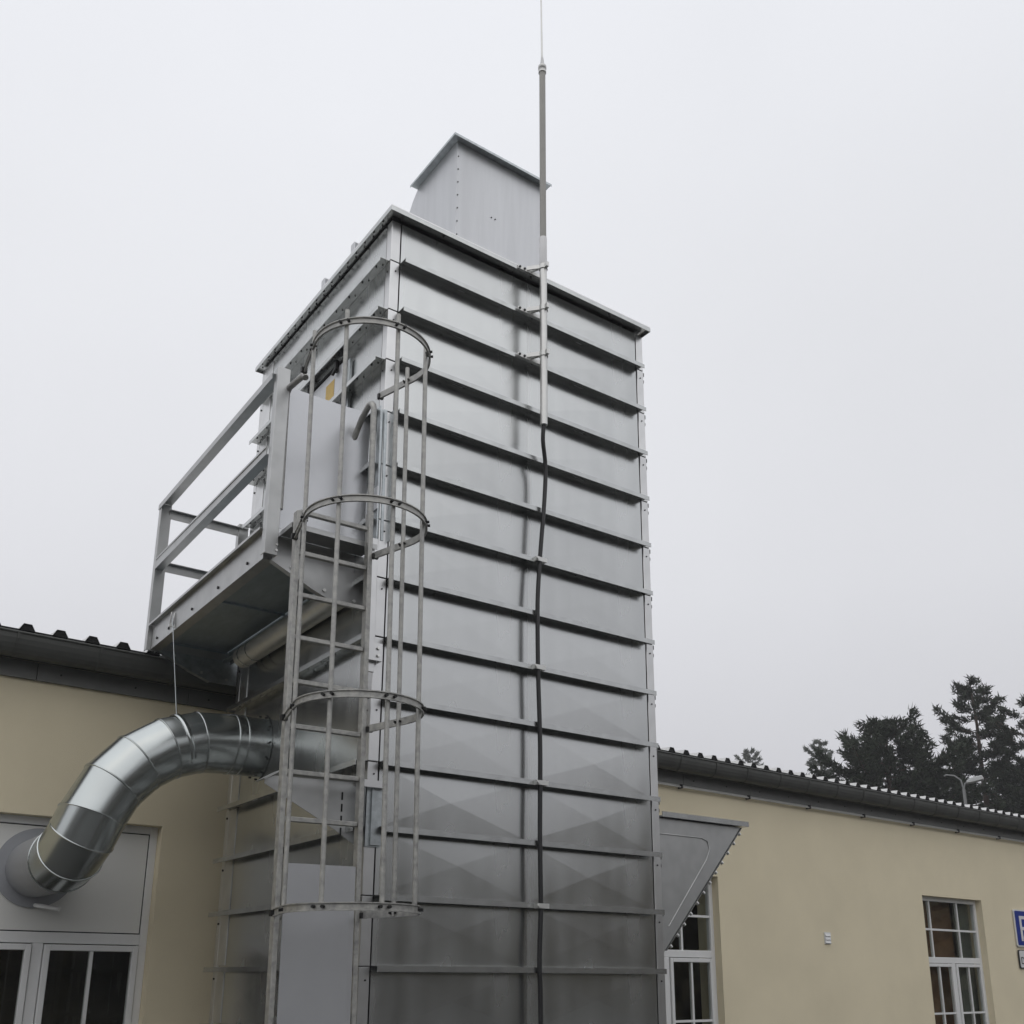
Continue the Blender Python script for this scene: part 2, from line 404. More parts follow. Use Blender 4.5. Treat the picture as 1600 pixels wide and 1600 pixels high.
# hatch on the left face above the platform
hm = MB().box((XL-.018, .70, 4.5), (XL-.010, 1.42, 6.25)); hat = tbuild(hm, 'access_hatch', 'hood', bevel=.003)
hs = MB().box((XL-.022, .68, 6.262), (XL-.008, 1.44, 6.285)); hs.v = [T(p) for p in hs.v]; hs.build('hatch_gap', 'dark', hat)
lb = MB().box((XL-.0205, .83, 5.98), (XL-.0185, .98, 6.17)); lb.v = [T(p) for p in lb.v]; o = lb.build('warning_label', 'label', hat); o['label'] = 'yellow blank label on the access hatch'
for y in (.78, 1.28):
    cl_ = MB().bar((XL-.03, y, 6.30), (XL-.03, y, 6.20), .03, .03); cl_.bar((XL-.045, y-.03, 6.22), (XL-.045, y+.04, 6.19), .02, .02)
    cl_.v = [T(p) for p in cl_.v]; cl_.build('clamp', 'bolt', hat)
st = MB().box((XL-.05, .595, 5.2), (XL-.02, .62, 6.2)); st.v = [T(p) for p in st.v]; st.build('hinge_strip', 'post', hat)
st = MB().box((XL-.03, .54, 5.2), (XL-.012, .58, 6.2)); st.v = [T(p) for p in st.v]; st.build('hinge_strip', 'spangle', hat)

# pipe below the platform
pp = MB().tube([(XL-.105, .30, 4.175), (XL-.105, 2.12, 4.175)], .085, 24); po = tbuild(pp, 'side_pipe', 'alu')
for y in (1.85, 2.02):
    r_ = MB().tube([(XL-.105, y, 4.175), (XL-.105, y+.012, 4.175)], .089, 24); r_.v = [T(p) for p in r_.v]; r_.build('pipe_joint', 'duct', po)

# consoles: near, far (under the platform) and the unused lower one
CONS = [(-.03, 4.055), (-.262, 4.055), (-.42, 4.113), (-.745, 4.262), (-.745, 4.30), (-.03, 4.30)]
def console(y, dz, parent, name='console', m='beam'):
    c = MB().prism([(x, y, z+dz) for x, z in CONS], (0, .006, 0))
    c.box((-.745, y-.001, 4.300+dz), (-.03, y+.05, 4.306+dz))
    # returned diagonal edge
    c.prism([(-.262, y+.006, 4.055+dz), (-.42, y+.006, 4.113+dz), (-.42, y+.006, 4.119+dz), (-.262, y+.006, 4.061+dz)], (0,.04,0))
    c.prism([(-.42, y+.006, 4.113+dz), (-.745, y+.006, 4.262+dz), (-.745, y+.006, 4.268+dz), (-.42, y+.006, 4.119+dz)], (0,.04,0))
    c.v = [T(p) if parent is tower else p for p in c.v]
    return c.build(name, m, parent)
# lower console, steeper shape
c = MB(); yy = .11
c.prism([(-.045, yy, 2.44), (-.20, yy, 2.535), (-.68, yy, 2.775), (-.68, yy, 2.80), (-.62, yy, 2.83), (-.045, yy, 2.85)], (0,.006,0))
c.box((-.60, yy-.03, 2.852), (-.02, yy+.10, 2.857))
c.prism([(-.69, yy-.03, 2.795), (-.60, yy-.03, 2.852), (-.60, yy-.03, 2.862), (-.70, yy-.03, 2.80)], (0,.13,0))
lc = tbuild(c, 'lower_console', 'beam')
c = MB().box((-.055, -.008, 2.43), (.055, -.014, 2.83)); c.box((-.055, -.014, 2.43), (-.050, .11, 2.83)); c.box((-.02, -.030, 2.44), (.055, -.0142, 2.80))
c.v = [T(p) for p in c.v]; c.build('bracket_channel', 'spangle', lc)
c = MB()
for k in range(4): c.box((-.165, yy-.004, 2.50+k*.075), (-.155, yy-.001, 2.55+k*.075))
c.v = [T(p) for p in c.v]; stuff(c.build('slots', 'dark', lc))

# ------------------------------------------------------------------ access platform
PX, PY0, PY1 = -.77, .181, 2.555
plat = thing('access_platform', 'galvanised steel work platform with guardrail hung on the left side of the tower', 'platform', (-.4, 1.37, 4.26))
PCV = Vector(plat.location)
def pbuild(mb, name, m='beam', bevel=.003, parent=None):
    mb.v = [tuple(Vector(p)-PCV) for p in mb.v]; return mb.build(name, m, parent or plat, bevel)
for (ya, yb) in ((PY0+.012, 1.330), (1.338, PY1-.001)):
    d = MB().box((PX+.012, ya, 4.335), (XL-.085, yb, 4.345)); d.box((PX+.012, yb-.006, 4.315), (XL-.085, yb, 4.334)); pbuild(d, 'deck_plate', 'deck')
ob = MB().prism([(PX,0,4.252),(PX,0,4.46),(PX-.028,0,4.46),(PX-.028,0,4.452),(PX-.006,0,4.452),(PX-.006,0,4.246),(PX+.07,0,4.246),(PX+.07,0,4.252)], (0,0,0)) if False else MB()
ob.prism([(PX,PY0,4.252),(PX,PY0,4.46),(PX-.006,PY0,4.46),(PX-.006,PY0,4.246),(PX+.075,PY0,4.246),(PX+.075,PY0,4.252)], (0,PY1-PY0,0))
ob.box((PX-.045, PY0, 4.452), (PX-.0062, PY1, 4.459)); ob.box((PX-.0452, PY0, 4.440), (PX-.040, PY1, 4.4518))
beam = pbuild(ob, 'edge_beam', 'beam', 0)
bb = MB()
for y in (.45, 1.0, 1.55, 2.1, 2.4): bb.tube([(PX-.006,y,4.30),(PX-.016,y,4.30)], .011, 6, True, False)
stuff(pbuild(bb, 'bolts', 'bolt', 0, None))
ib = MB().prism([(XL-.080,PY0,4.25),(XL-.080,PY0,4.45),(XL-.074,PY0,4.45),(XL-.074,PY0,4.244),(XL-.13,PY0,4.244),(XL-.13,PY0,4.25)], (0,PY1-PY0,0)); pbuild(ib, 'inner_beam', 'deck', 0)
for y in (PY0, PY1-.006):
    e = MB().box((PX+.001, y, 4.255), (XL-.004, y+.005, 4.431)); pbuild(e, 'end_beam', 'beam', 0)
for y, dy in ((PY0-.008, 0), (PY1+.001, 0)):
    c = MB().prism([(x, y, z-.004) for x, z in CONS], (0, .006, 0))
    c.prism([(-.262, y+.0062, 4.051), (-.42, y+.0062, 4.109), (-.42, y+.0062, 4.115), (-.262, y+.0062, 4.057)], (0,.04,0))
    c.prism([(-.42, y+.0062, 4.109), (-.745, y+.0062, 4.258), (-.745, y+.0062, 4.264), (-.42, y+.0062, 4.115)], (0,.04,0))
    co = pbuild(c, 'console', 'beam' if y < 1 else 'spangle', 0)
    b = MB()
    for x, z in ((-.58, 4.225), (-.34, 4.12), (-.12, 4.09)):
        b.tube([(x, y-.010, z), (x, y, z)], .012, 8, True, False)
    b.v = [tuple(Vector(p)-PCV) for p in b.v]; stuff(b.build('bolts', 'zbolt', co))
# landing lip at the ladder end
lp = MB().box((-.69, -.045, 4.432), (-.075, PY0-.0005, 4.440)); lp.box((-.69, -.050, 4.405), (-.075, -.0455, 4.440)); lp.box((-.69, -.045, 4.41), (-.684, PY0-.010, 4.4318)); pbuild(lp, 'landing_plate', 'beam', 0)
# posts
def post(x, y, z0, z1, name='post'):
    m = MB().prism([(x-.045,y-.03,z0),(x+.045,y-.03,z0),(x+.045,y+.03,z0),(x+.039,y+.03,z0),(x+.039,y-.024,z0),(x-.039,y-.024,z0),(x-.039,y+.03,z0),(x-.045,y+.03,z0)], (0,0,z1-z0))
    return pbuild(m, name, 'beam', .003)
post(-.755, PY0-.045, 4.255, 5.625)
post(-.770, PY1+.04, 4.235, 5.56)
post(-.075, PY1+.04, 4.30, 5.56)
nb = MB()
for z in (4.29, 4.33): nb.tube([(-.72,PY0-.083,z),(-.72,PY0-.075,z)], .009, 6, True, False)
stuff(pbuild(nb, 'bolts', 'zbolt', 0))
# rails
def lrail(p, q, h, d, name):           # angle profile along Y or X, opening inwards
    p = Vector(p); q = Vector(q); v = q-p
    if abs(v.y) > abs(v.x): sec = [(0,0,0),(d,0,0),(d,0,-.005),(.005,0,-.005),(.005,0,-h),(0,0,-h)]
    else: sec = [(0,0,0),(0,d,0),(0,d,-.005),(0,.005,-.005),(0,.005,-h),(0,0,-h)]
    m = MB().prism([p+Vector(s_) for s_ in sec], v); return pbuild(m, name, 'beam', 0)
lrail((-.822, PY0-.02, 5.592), (-.822, PY1+.075, 5.567), .048, .095, 'top_rail')
m = MB().prism([(-.812,PY0-.0,5.055),(-.806,PY0,5.055),(-.806,PY0,4.99),(-.745,PY0,4.99),(-.745,PY0,4.984),(-.812,PY0,4.984)], (0,PY1-PY0+.02,-.03)); m.box((-.818, PY0, 5.03), (-.8125, PY1, 5.045)); pbuild(m, 'mid_rail', 'beam', 0)
lrail((-.74, PY1+.02, 5.515), (-.04, PY1+.02, 5.515), .075, -.04, 'end_rail')
lrail((-.74, PY1+.02, 5.025), (-.04, PY1+.02, 5.025), .075, -.04, 'end_rail')
# clipped gate panel at the ladder end + vertical channel at the corner
gp = MB()
cols = 10
for k in range(cols):
    xa = -.705+k*(.63/cols); xb = xa+.63/cols
    ya = PY0+.015*math.sin(math.pi*k/cols)*0; yb = ya
    bow = lambda x: PY0-.012-.018*max(0, (x+.25)/.2)**2*0
xa, xb = -.705, -.275
gp.box((xa, PY0-.018, 4.475), (xb, PY0-.014, 5.528))
gp.prism([(xb, PY0-.018, 4.475), (-.075, PY0-.034, 4.475), (-.075, PY0-.030, 4.475), (xb, PY0-.014, 4.475)], (0,0,1.053))
pbuild(gp, 'gate_panel', 'sheet', 0)
ch = MB().prism([(-.080,.03,4.50),(.030,.03,4.50),(.030,-.02,4.50),(.024,-.02,4.50),(.024,.024,4.50),(.0,.024,4.5),(-.01,.012,4.5),(-.03,.012,4.5),(-.04,.024,4.5),(-.074,.024,4.50),(-.074,-.02,4.50),(-.080,-.02,4.50)], (-.012,0,1.0))
ch.v = [(x-.0, y-.02, z) for x, y, z in ch.v]
pbuild(ch, 'corner_channel', 'spangle', 0)
sb = MB().box((-.095, -.055, 4.70), (-.085, .10, 4.87)); pbuild(sb, 'gate_stop', 'hood', 0)

# ------------------------------------------------------------------ ladder with safety cage
YL = -.10; SXL, SXR = -.652, -.143
lad = thing('cage_ladder', 'galvanised cage ladder with round safety hoops at the corner of the metal tower', 'ladder', (-.395+.034, YL, 0))
LCV = Vector((-.395, YL, 0)); lad.rotation_euler = (0, R(-.72), 0)
def lbuild(mb, name, m='hdg', bevel=0, parent=None):
    mb.v = [tuple(Vector(p)-LCV) for p in mb.v]; return mb.build(name, m, parent or lad, bevel)
for x, zt in ((SXL, 5.50), (SXR, 5.46)):
    m = MB().box((x-.016, YL-.03, .0), (x+.016, YL+.03, 4.50 if x == SXL else 4.62)); lbuild(m, 'stile', 'hdg', .004)
    pts = [(x, YL-.005, 4.40), (x, YL-.005, zt-.06)]
    sgn = 0
    for k in range(1, 8):
        a = R(k*13.5*1.0); pts.append((x, YL-.005+.07*(1-math.cos(a)), zt-.06+.07*math.sin(a)))
    yb = pts[-1][1]; zb = pts[-1][2]
    if x == SXL:
        pts = pts[3:]
        pts += [(x-.008, yb+.04, zb-.005), (x-.026, .105, zb-.02), (x-.03, .13, zb-.05), (x-.03, .135, zb-.12), (x-.03, .135, 4.60)]
    else:
        pts += [(x-.005, yb+.09, zb-.06), (x-.01, yb+.22, zb-.20), (x-.01, yb+.24, zb-.5)]
    lbuild(MB().tube(pts, .021, 12), 'grab_rail', 'hdg')
for k in range(20):
    z = .30+.28*k+.003
    if z > 4.55 or z < .1: continue
    if z < 2.2 and False: continue
    lbuild(MB().box((SXL+.016, YL-.015, z-.015), (SXR-.016, YL+.015, z+.015)), 'rung', 'hdg', .004)
HC = (-.395, -.545); HR = .365
def hoop_path(z):
    P = [(SXR+.015, YL-.02, z)]
    for k in range(0, 37):
        a = R(14-k*(208/36)); P.append((HC[0]+HR*math.cos(a), HC[1]+HR*math.sin(a), z))
    P += [(SXL-.015, YL-.02, z)]
    return P
BARS = [(-.752, -.40), (-.690, -.760), (-.395, -.908), (-.100, -.760), (-.038, -.40)]
HZ = [2.004, 3.142, 4.312, 5.50]
for z in HZ:
    pf = [(.0,-.022),(.014,-.022),(.014,-.016),(.005,-.014),(.005,.014),(.014,.016),(.014,.022),(.0,.022)]
    h = MB().sweep_flat(hoop_path(z), [(-a, b) for a, b in pf]); ho = lbuild(h, 'hoop', 'hdg')
    b = MB()
    for x, y in BARS:
        d = Vector((x-HC[0], y-HC[1], 0)).normalized(); t = Vector((-d.y, d.x, 0)); c0 = Vector((HC[0], HC[1], z))+d*(HR+.004)
        for s_ in (-1, 1):
            q = c0+t*(s_*.027); b.tube([q, q+d*.024], .009, 6, True, False)
        q = c0-d*.022
        for s_ in (-1, 1): b.bar(q+t*(s_*.020), q+t*(s_*.020)+d*.02, .005, .012)
    for x in (SXL-.03, SXR+.03): b.box((x-.02, YL-.05, z-.022), (x+.02, YL-.028, z+.012))
    b.v = [tuple(Vector(p)-LCV) for p in b.v]; stuff(b.build('bolts', 'bolt', ho))
for i, (x, y) in enumerate(BARS):
    d = Vector((HC[0]-x, HC[1]-y, 0)).normalized()*.018
    p0 = Vector((x, y, 1.985))+d; p1 = Vector((x, y, (5.62,5.60,5.60,5.58,5.60)[i]))+d
    lbuild(MB().tube([p0, p1], .0145, 8), 'cage_bar', 'hdg')
ac = MB().prism([(SXL+.03, YL-.036, 0.35), (SXR-.06, YL-.036, .35), (SXR-.025, YL-.030, .35), (SXR-.025, YL-.026, .35), (SXR-.06, YL-.032, .35), (SXL+.03, YL-.032, .35)], (0, 0, 1.935))
lbuild(ac, 'climb_guard', 'sheet')
br = MB().box((SXR-.03, YL+.032, 2.79), (.06, YL+.038, 2.835)); br.box((.054, YL+.038, 2.79), (.06, -.012, 2.835)); lbuild(br, 'wall_bracket', 'post')
br = MB().box((SXR+.03, YL+.032, 3.62), (.0, YL+.040, 3.74)); br.box((-.008, YL+.04, 3.62), (.0, -.01, 3.74)); bo = lbuild(br, 'wall_bracket', 'post')
bb = MB()
for z in (3.655, 3.705): bb.tube([(-.03, YL+.02, z), (-.03, YL+.032, z)], .012, 8, True, False)
bb.v = [tuple(Vector(p)-LCV) for p in bb.v]; stuff(bb.build('bolts', 'zbolt', bo))
br = MB().box((-.095, -.03, 3.55), (-.035, -.012, 4.49)); lbuild(br, 'fixing_rail', 'post', .003)

# ------------------------------------------------------------------ mast and cable
MX, MY = 1.232, -.19
mast = thing('antenna_mast', 'slim pale mast with a whip tip clamped to the front of the metal tower', 'mast', (MX, MY, 5.72))
def mbuild(mb, name, m, parent=None):
    mb.v = [tuple(Vector(p)-Vector((MX,MY,5.72))) for p in mb.v]; return mb.build(name, m, parent or mast)
mbuild(MB().tube([(MX-.002,MY,5.72),(MX,MY,7.22)], .029, 16), 'lower_tube', 'alu')
mbuild(MB().tube([(MX,MY,7.18),(MX,MY,7.43),(MX,MY,7.435)], [.031,.031,.029], 16), 'sleeve', 'white')
mbuild(MB().tube([(MX,MY,7.43),(MX,MY,9.16)], .0265, 16), 'upper_tube', 'grp')
mbuild(MB().tube([(MX,MY,9.13),(MX,MY,9.17),(MX,MY,9.171),(MX,MY,9.20)], [.034,.034,.036,.036], 16), 'cap', 'alu')
mbuild(MB().tube([(MX,MY,9.20),(MX,MY,9.27),(MX-.003,MY,9.30)], [.020,.014,.010], 10), 'rod_socket', 'white')
mbuild(MB().tube([(MX-.003,MY,9.29),(MX-.008,MY,9.8),(MX-.02,MY,10.9)], [.0085,.007,.004], 8), 'whip', 'alu')
for z in (TOP+.02, LEV[0]+.02, LEV[1]+.02):
    zc = z+.02
    c = MB().tube([(MX,MY,zc-.022),(MX,MY,zc+.022)], .036, 16); c.box((MX-.012, MY-.06, zc-.02), (MX+.012, MY-.034, zc+.02))
    c.bar((MX-.03, MY+.01, zc), (MX-.10, -.104, zc), .01, .035); c.bar((MX-.03, MY+.025, zc-.012), (MX-.06, -.102, zc-.012), .008, .02)
    c.box((MX-.19, -.1065, z-.012), (MX+.075, -.099, z+.018))
    co = mbuild(c, 'clamp', 'alu')
    b = MB()
    for xx in (MX-.172, MX-.125, MX+.06): b.tube([(xx,-.114,z+.004),(xx,-.1065,z+.004)], .010, 8, True, False)
    b.v = [tuple(Vector(p)-Vector((MX,MY,5.72))) for p in b.v]; stuff(b.build('bolts', 'bolt', co))

cp = [(MX,MY,5.74),(MX+.004,-.17,5.60),(1.29,-.13,5.40),(1.283,-.12,5.10),(1.262,-.11,4.80),(1.248,-.104,4.59),(1.232,-.104,4.35),(1.229,-.104,4.15),(1.233,-.104,3.753),(1.243,-.104,3.45),(1.249,-.104,3.2),(1.248,-.104,2.93),(1.245,-.104,2.6),(1.248,-.104,2.3),(1.25,-.104,2.1),(1.24,-.104,1.85),(1.238,-.104,1.7),(1.246,-.104,1.4),(1.25,-.104,.02)]
def smooth_path(P, n=4):
    P = [Vector(p) for p in P]; out = []
    for i in range(len(P)-1):
        a, b, c, d = P[max(i-1,0)], P[i], P[i+1], P[min(i+2, len(P)-1)]
        for k in range(n):
            t = k/n; out.append(.5*((2*b)+(c-a)*t+(2*a-5*b+4*c-d)*t*t+(3*b-a-3*c+d)*t**3))
    return out+[P[-1]]
cabo = thing('black_cable', 'black cable hanging down the front of the metal tower from the mast', 'cable', (1.25,-.09,0))
cm_ = MB().tube(smooth_path(cp), .0165, 10); cm_.v = [tuple(Vector(p)-Vector((1.25,-.09,0))) for p in cm_.v]; cm_.build('cable', 'rubber', cabo)
for z, xx in ((LEV[5], 1.248), (LEV[7], 1.233), (LEV[9], 1.248), (LEV[11], 1.25)):
    c = MB().box((xx-.045, -.1275, z-.002), (xx+.055, -.123, z+.03)); c.box((xx-.045, -.123, z-.002), (xx-.035, -.087, z+.03)); c.box((xx-.005+.055, -.123, z), (xx+.055, -.086, z+.022)); c.tube([(xx-.035,-.142,z+.013),(xx-.035,-.1276,z+.013)], .012, 8, True, False)
    c.v = [tuple(Vector(p)-Vector((1.25,-.09,0))) for p in c.v]; c.build('cable_clip', 'alu', cabo)

# ------------------------------------------------------------------ air duct
DR = .232; DY = 1.87
duct = thing('air_duct', 'shiny galvanised round duct bending from the tower into the grey panel of the wall', 'duct', (-1.33, 3.0, 2.45))
DCV = Vector(duct.location)
EC = (-.34, 2.435); ER = .95
def arc1(a): return Vector((EC[0]-ER*math.sin(a), DY, EC[1]+ER*math.cos(a))), Vector((-math.cos(a), 0, -math.sin(a)))
stn = [(Vector((XL-.002, DY, 3.385)), Vector((-1,0,0))), (Vector((-.215, DY, 3.385)), Vector((-1,0,0))), (Vector((-.29, DY, 3.385)), Vector((-1,0,0)))]
for a in (12, 26.5, 41, 56, 72): stn.append(arc1(R(a)))
P2, d2 = arc1(R(72)); d3 = Vector((0,1,0)); r_2 = .29
for b in (28, 60, 90):
    b = R(b); stn.append((P2+d2*(r_2*math.sin(b))+d3*(r_2*(1-math.cos(b))), (d2*math.cos(b)+d3*math.sin(b)).normalized()))
def circ(p, d, r, n=40):
    ref = Vector((0,1,0)) if abs(d.y) < .7 else Vector((1,0,0))
    u = (ref-d*ref.dot(d)).normalized(); v = d.cross(u)
    return [p+(u*math.cos(2*math.pi*k/n)+v*math.sin(2*math.pi*k/n))*r for k in range(n)]
# keep frames aligned through both elbows by parallel transport
def transport(stns, r, n=40):
    out = []; u = Vector((0,0,1))
    for p, d in stns:
        u = (u-d*u.dot(d)).normalized(); v = d.cross(u)
        out.append([p+(u*math.cos(2*math.pi*k/n)+v*math.sin(2*math.pi*k/n))*r for k in range(n)])
    return out
n = 40
for i in range(len(stn)-1):
    rr = DR+(.002 if i % 2 else 0)
    mid = [stn[i], stn[i+1]]
    rings = transport(stn, rr, n)
    A, B = rings[i], rings[i+1]
    m = MB(); m.add(A+B, [(k, (k+1) % n, n+(k+1) % n, n+k) for k in range(n)], True)
    m.v = [tuple(Vector(p)-DCV) for p in m.v]; seg = m.build('duct_segment', 'duct', duct)
    # raised bead at the joint
    p, d = stn[i+1]
    nb_ = MB(); e0, e1 = stn[i+1][0]-d*.007, stn[i+1][0]+d*.007
    rg = transport(stn, 1, n)[i+1]; c0 = p; dirs = [(q-c0).normalized() for q in rg]
    big = .007 if i in (0, 1, 6, 9) else .006
    vs = []
    for off, rad in ((-.006, DR-.002), (-.005, DR+big), (.005, DR+big), (.006, DR-.002)):
        vs += [c0+d*off+q*rad for q in dirs]
    nb_.add(vs, [(j*n+k, j*n+(k+1) % n, (j+1)*n+(k+1) % n, (j+1)*n+k) for j in range(3) for k in range(n)], True)
    nb_.v = [tuple(Vector(q)-DCV) for q in nb_.v]; nb_.build('duct_bead', 'duct', duct)
# flange on the tower
m = MB(); p = Vector((XL-.012, DY, 3.385)); A = circ(p, Vector((-1,0,0)), DR, n); B = circ(p, Vector((-1,0,0)), DR+.035, n); C2 = circ(p+Vector((.006,0,0)), Vector((-1,0,0)), DR+.035, n)
m.add(A+B, [(k, (k+1) % n, n+(k+1) % n, n+k) for k in range(n)]); m.add(B+C2, [(k, (k+1) % n, n+(k+1) % n, n+k) for k in range(n)], True)
m.v = [tuple(Vector(q)-DCV) for q in m.v]; tfl = m.build('tower_flange', 'duct', duct)
b = MB()
for k in range(12):
    a = 2*math.pi*k/12; q = p+Vector((0, math.cos(a), math.sin(a)))*(DR+.02); b.tube([q, q+Vector((-.01,0,0))], .008, 6, True, False)
b.v = [tuple(Vector(q)-DCV) for q in b.v]; stuff(b.build('bolts', 'bolt', tfl))
# straight collar into the wall and its round flange
pe = stn[-1][0]; WY = 2.95+.0376*(-1.34)+.095
co_ = MB().tube([pe-Vector((0,.0,0)), (pe.x-.01, WY, pe.z+.005)], DR-.006, n, False); co_.v = [tuple(Vector(q)-DCV) for q in co_.v]; co_.build('wall_collar', 'collar', duct)
fl_ = MB().tube([(pe.x-.01, WY-.012, pe.z+.005), (pe.x-.01, WY-.002, pe.z+.005)], .305, 56, True); fl_.v = [tuple(Vector(q)-DCV) for q in fl_.v]; fl_.build('wall_flange', 'collar', duct)
# clamp band for the wire
pb, db = arc1(R(20)); m = MB()
vs = []
rg = transport([stn[0], (pb, db)], 1, n)[1]; dirs = [(q-pb).normalized() for q in rg]
for off, rad in ((-.02, DR), (-.019, DR+.006), (.019, DR+.006), (.02, DR)): vs += [pb+db*off+q*rad for q in dirs]
m.add(vs, [(j*n+k, j*n+(k+1) % n, (j+1)*n+(k+1) % n, (j+1)*n+k) for j in range(3) for k in range(n)], True)
tp = pb+Vector((-.34*DR, 0, .94*DR))
m.v = [tuple(Vector(q)-DCV) for q in m.v]; m.build('clamp_band', 'duct', duct)
wr = thing('hanger_wire', 'thin steel wire holding the round duct up to the platform edge', 'wire', (-.775, 1.95, 4.28))
WV = Vector(wr.location); top = Vector((-.795, 1.965, 4.34)); bot = pb+Vector((-.30*DR, -.05, .93*DR))
m = MB().tube([top, top*.5+bot*.5+Vector((0,0,-.0)), bot], .0045, 6); m.v = [tuple(Vector(q)-WV) for q in m.v]; m.build('wire', 'spangle', wr)
m = MB().tube([top+Vector((-.012,0,.05)), top+Vector((-.012,0,-.05)), top+Vector((.012,0,-.05)), top+Vector((.012,0,.05))], .005, 6); m.bar(top+Vector((-.025,0,-.06)), top+Vector((.02,0,-.06)), .014, .02); m.v = [tuple(Vector(q)-WV) for q in m.v]; m.build('shackle', 'zbolt', wr)

# ------------------------------------------------------------------ building
BX0, BX1, BD = -9.0, 19.4, 7.5
bld = thing('building', 'long low cream rendered building with corrugated roof and grey gutter behind the tower', 'building', (0, 2.95, 0))
bld.rotation_euler = (0, 0, math.atan(.0376))
def bb_(mb, name, m, parent=None, bevel=0): return mb.build(name, m, parent or bld, bevel)
OPEN = [(-2.09, -.42), (4.78, 6.45), (10.92, 12.58), (17.0, 18.67), (-8.2, -6.53)]
WT, WB_ = 2.853, .25
EZ = 4.10
wall = MB(); xs = sorted([BX0, BX1]+[v for o in OPEN for v in o]); TH = .36
op = {a: b for a, b in OPEN}
for i in range(len(xs)-1):
    a, b = xs[i], xs[i+1]
    if a in op and op[a] == b:
        wall.box((a, 0, 0), (b, TH, WB_)); wall.box((a, 0, WT), (b, TH, EZ))
    else: wall.box((a, 0, 0), (b, TH, EZ))
wallo = bb_(wall, 'wall', 'render')
m = MB(); m.box((BX0, TH, 0), (BX0+.3, BD, EZ)); m.box((BX1-.3, TH, 0), (BX1, BD, EZ)); m.box((BX0, BD-.001, 0), (BX1, BD+.3, EZ)); bb_(m, 'rear_wall', 'render')
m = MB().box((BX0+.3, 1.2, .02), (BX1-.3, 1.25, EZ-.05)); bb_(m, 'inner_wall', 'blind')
# roof sheet, trapezoid ribs
RP = .2475; rib0 = -1.725-.0
def rib_profile():
    pts = []; k0 = int((BX0-.3-rib0)/RP); k1 = int((BX1+.3-rib0)/RP)
    for k in range(k0, k1+1):
        x = rib0+k*RP; pts += [(x-.060, 0), (x-.030, .052), (x+.030, .052), (x+.060, 0)]
    return pts
RS = .075; RZ = 4.238; RY = -.27
prof = rib_profile(); m = MB(); L_ = BD+.6
vs = [(x, RY, RZ+z) for x, z in prof]+[(x, RY+L_, RZ+z+L_*RS) for x, z in prof]; nn = len(prof)
m.add(vs, [(i, i+1, nn+i+1, nn+i) for i in range(nn-1)])
vs2 = [(x, y, z-.004) for x, y, z in vs]; m.add(vs2, [(nn+i, nn+i+1, i+1, i) for i in range(nn-1)])
roof = bb_(m, 'roof_sheet', 'roof'); 
fc = MB().prism([(-.059,.03,-.003),(-.030,.03,.048),(.030,.03,.048),(.059,.03,-.003)], (0,.03,0)).mesh('rib_closure', 'foam')
for k in range(int((BX0-.3-rib0)/RP), int((BX1-rib0)/RP)+1):
    x = rib0+k*RP
    if -2.6 < x < 19: put(fc, 'rib_closure', roof, (x, RY-.025, RZ+.000))
m = MB().box((BX0-.2, RY+.04, RZ-.014), (BX1+.2, RY+.10, RZ-.006)); m.box((BX0-.2, -.034, 4.062), (BX1+.2, RY+.1, 4.068)) ; bb_(m, 'eave_board', 'zincg')
# gutter
gm = MB(); gp_ = []
GR = .098; gc = (-.185, 4.205)
for k in range(13):
    a = R(180+k*15); gp_.append((gc[0]+GR*math.cos(a), gc[1]+GR*1.75*math.sin(a)))
out = [(BX0-.2, y, z) for y, z in gp_]
inn = [(BX0-.2, gc[0]+(y-gc[0])*.95, gc[1]+(z-gc[1])*.97+.002) for y, z in reversed(gp_)]
gm.prism(out+inn, (BX1-BX0+.4, 0, 0)); gm.tube([(BX0-.2, gc[0]-GR, gc[1]+.004), (BX1+.2, gc[0]-GR, gc[1]+.004)], .011, 8)
for f_ in range(len(gm.sm)): gm.sm[f_] = False
gut = bb_(gm, 'gutter', 'zincg')
bk = MB(); pr = [(gc[0]+(GR+.008)*math.cos(R(180+k*15)), gc[1]+(GR+.0046)*1.75*math.sin(R(180+k*15))) for k in range(13)]
pr2 = [(gc[0]+(y-gc[0])*.955, gc[1]+(z-gc[1])*.97) for y, z in reversed(pr)]
bk.prism([(0, y, z) for y, z in pr+pr2], (.018, 0, 0)); bkm = bk.mesh('gutter_strap', 'zincg')
k = 0; x = 5.589-.6145*22
while x < 22:
    if x > -3: put(bkm, 'gutter_strap', gut, (x+random.uniform(-.02,.02), 0, 0))
    x += .6145
# fascia
x = BX0; FZ0, FZ1 = 3.916, 4.060
while x < BX1:
    m = MB().box((x+.002, -.034, FZ0), (x+1.236, -.004, FZ1)); fo = bb_(m, 'fascia_board', 'fascia')
    b = MB()
    for q in (.18, .78): b.tube([(x+q, -.042, FZ0+.07), (x+q, -.034, FZ0+.07)], .008, 6, True, False)
    stuff(b.build('screws', 'bolt', fo)); x += 1.24
m = MB(); m.tube([(2.9, -.052, 3.884), (BX1, -.052, 3.884)], .011, 8); m.tube([(2.9, -.030, 3.905), (BX1, -.030, 3.905)], .009, 8)
con = bb_(m, 'conduit', 'alu')
x = 5.819-1.2465*2
cbm = MB().box((-.012, -.07, 3.866), (.012, -.003, 3.915)).mesh('conduit_clip', 'bolt')
while x < 20: put(cbm, 'conduit_clip', con, (x, 0, 0)); x += 1.2465
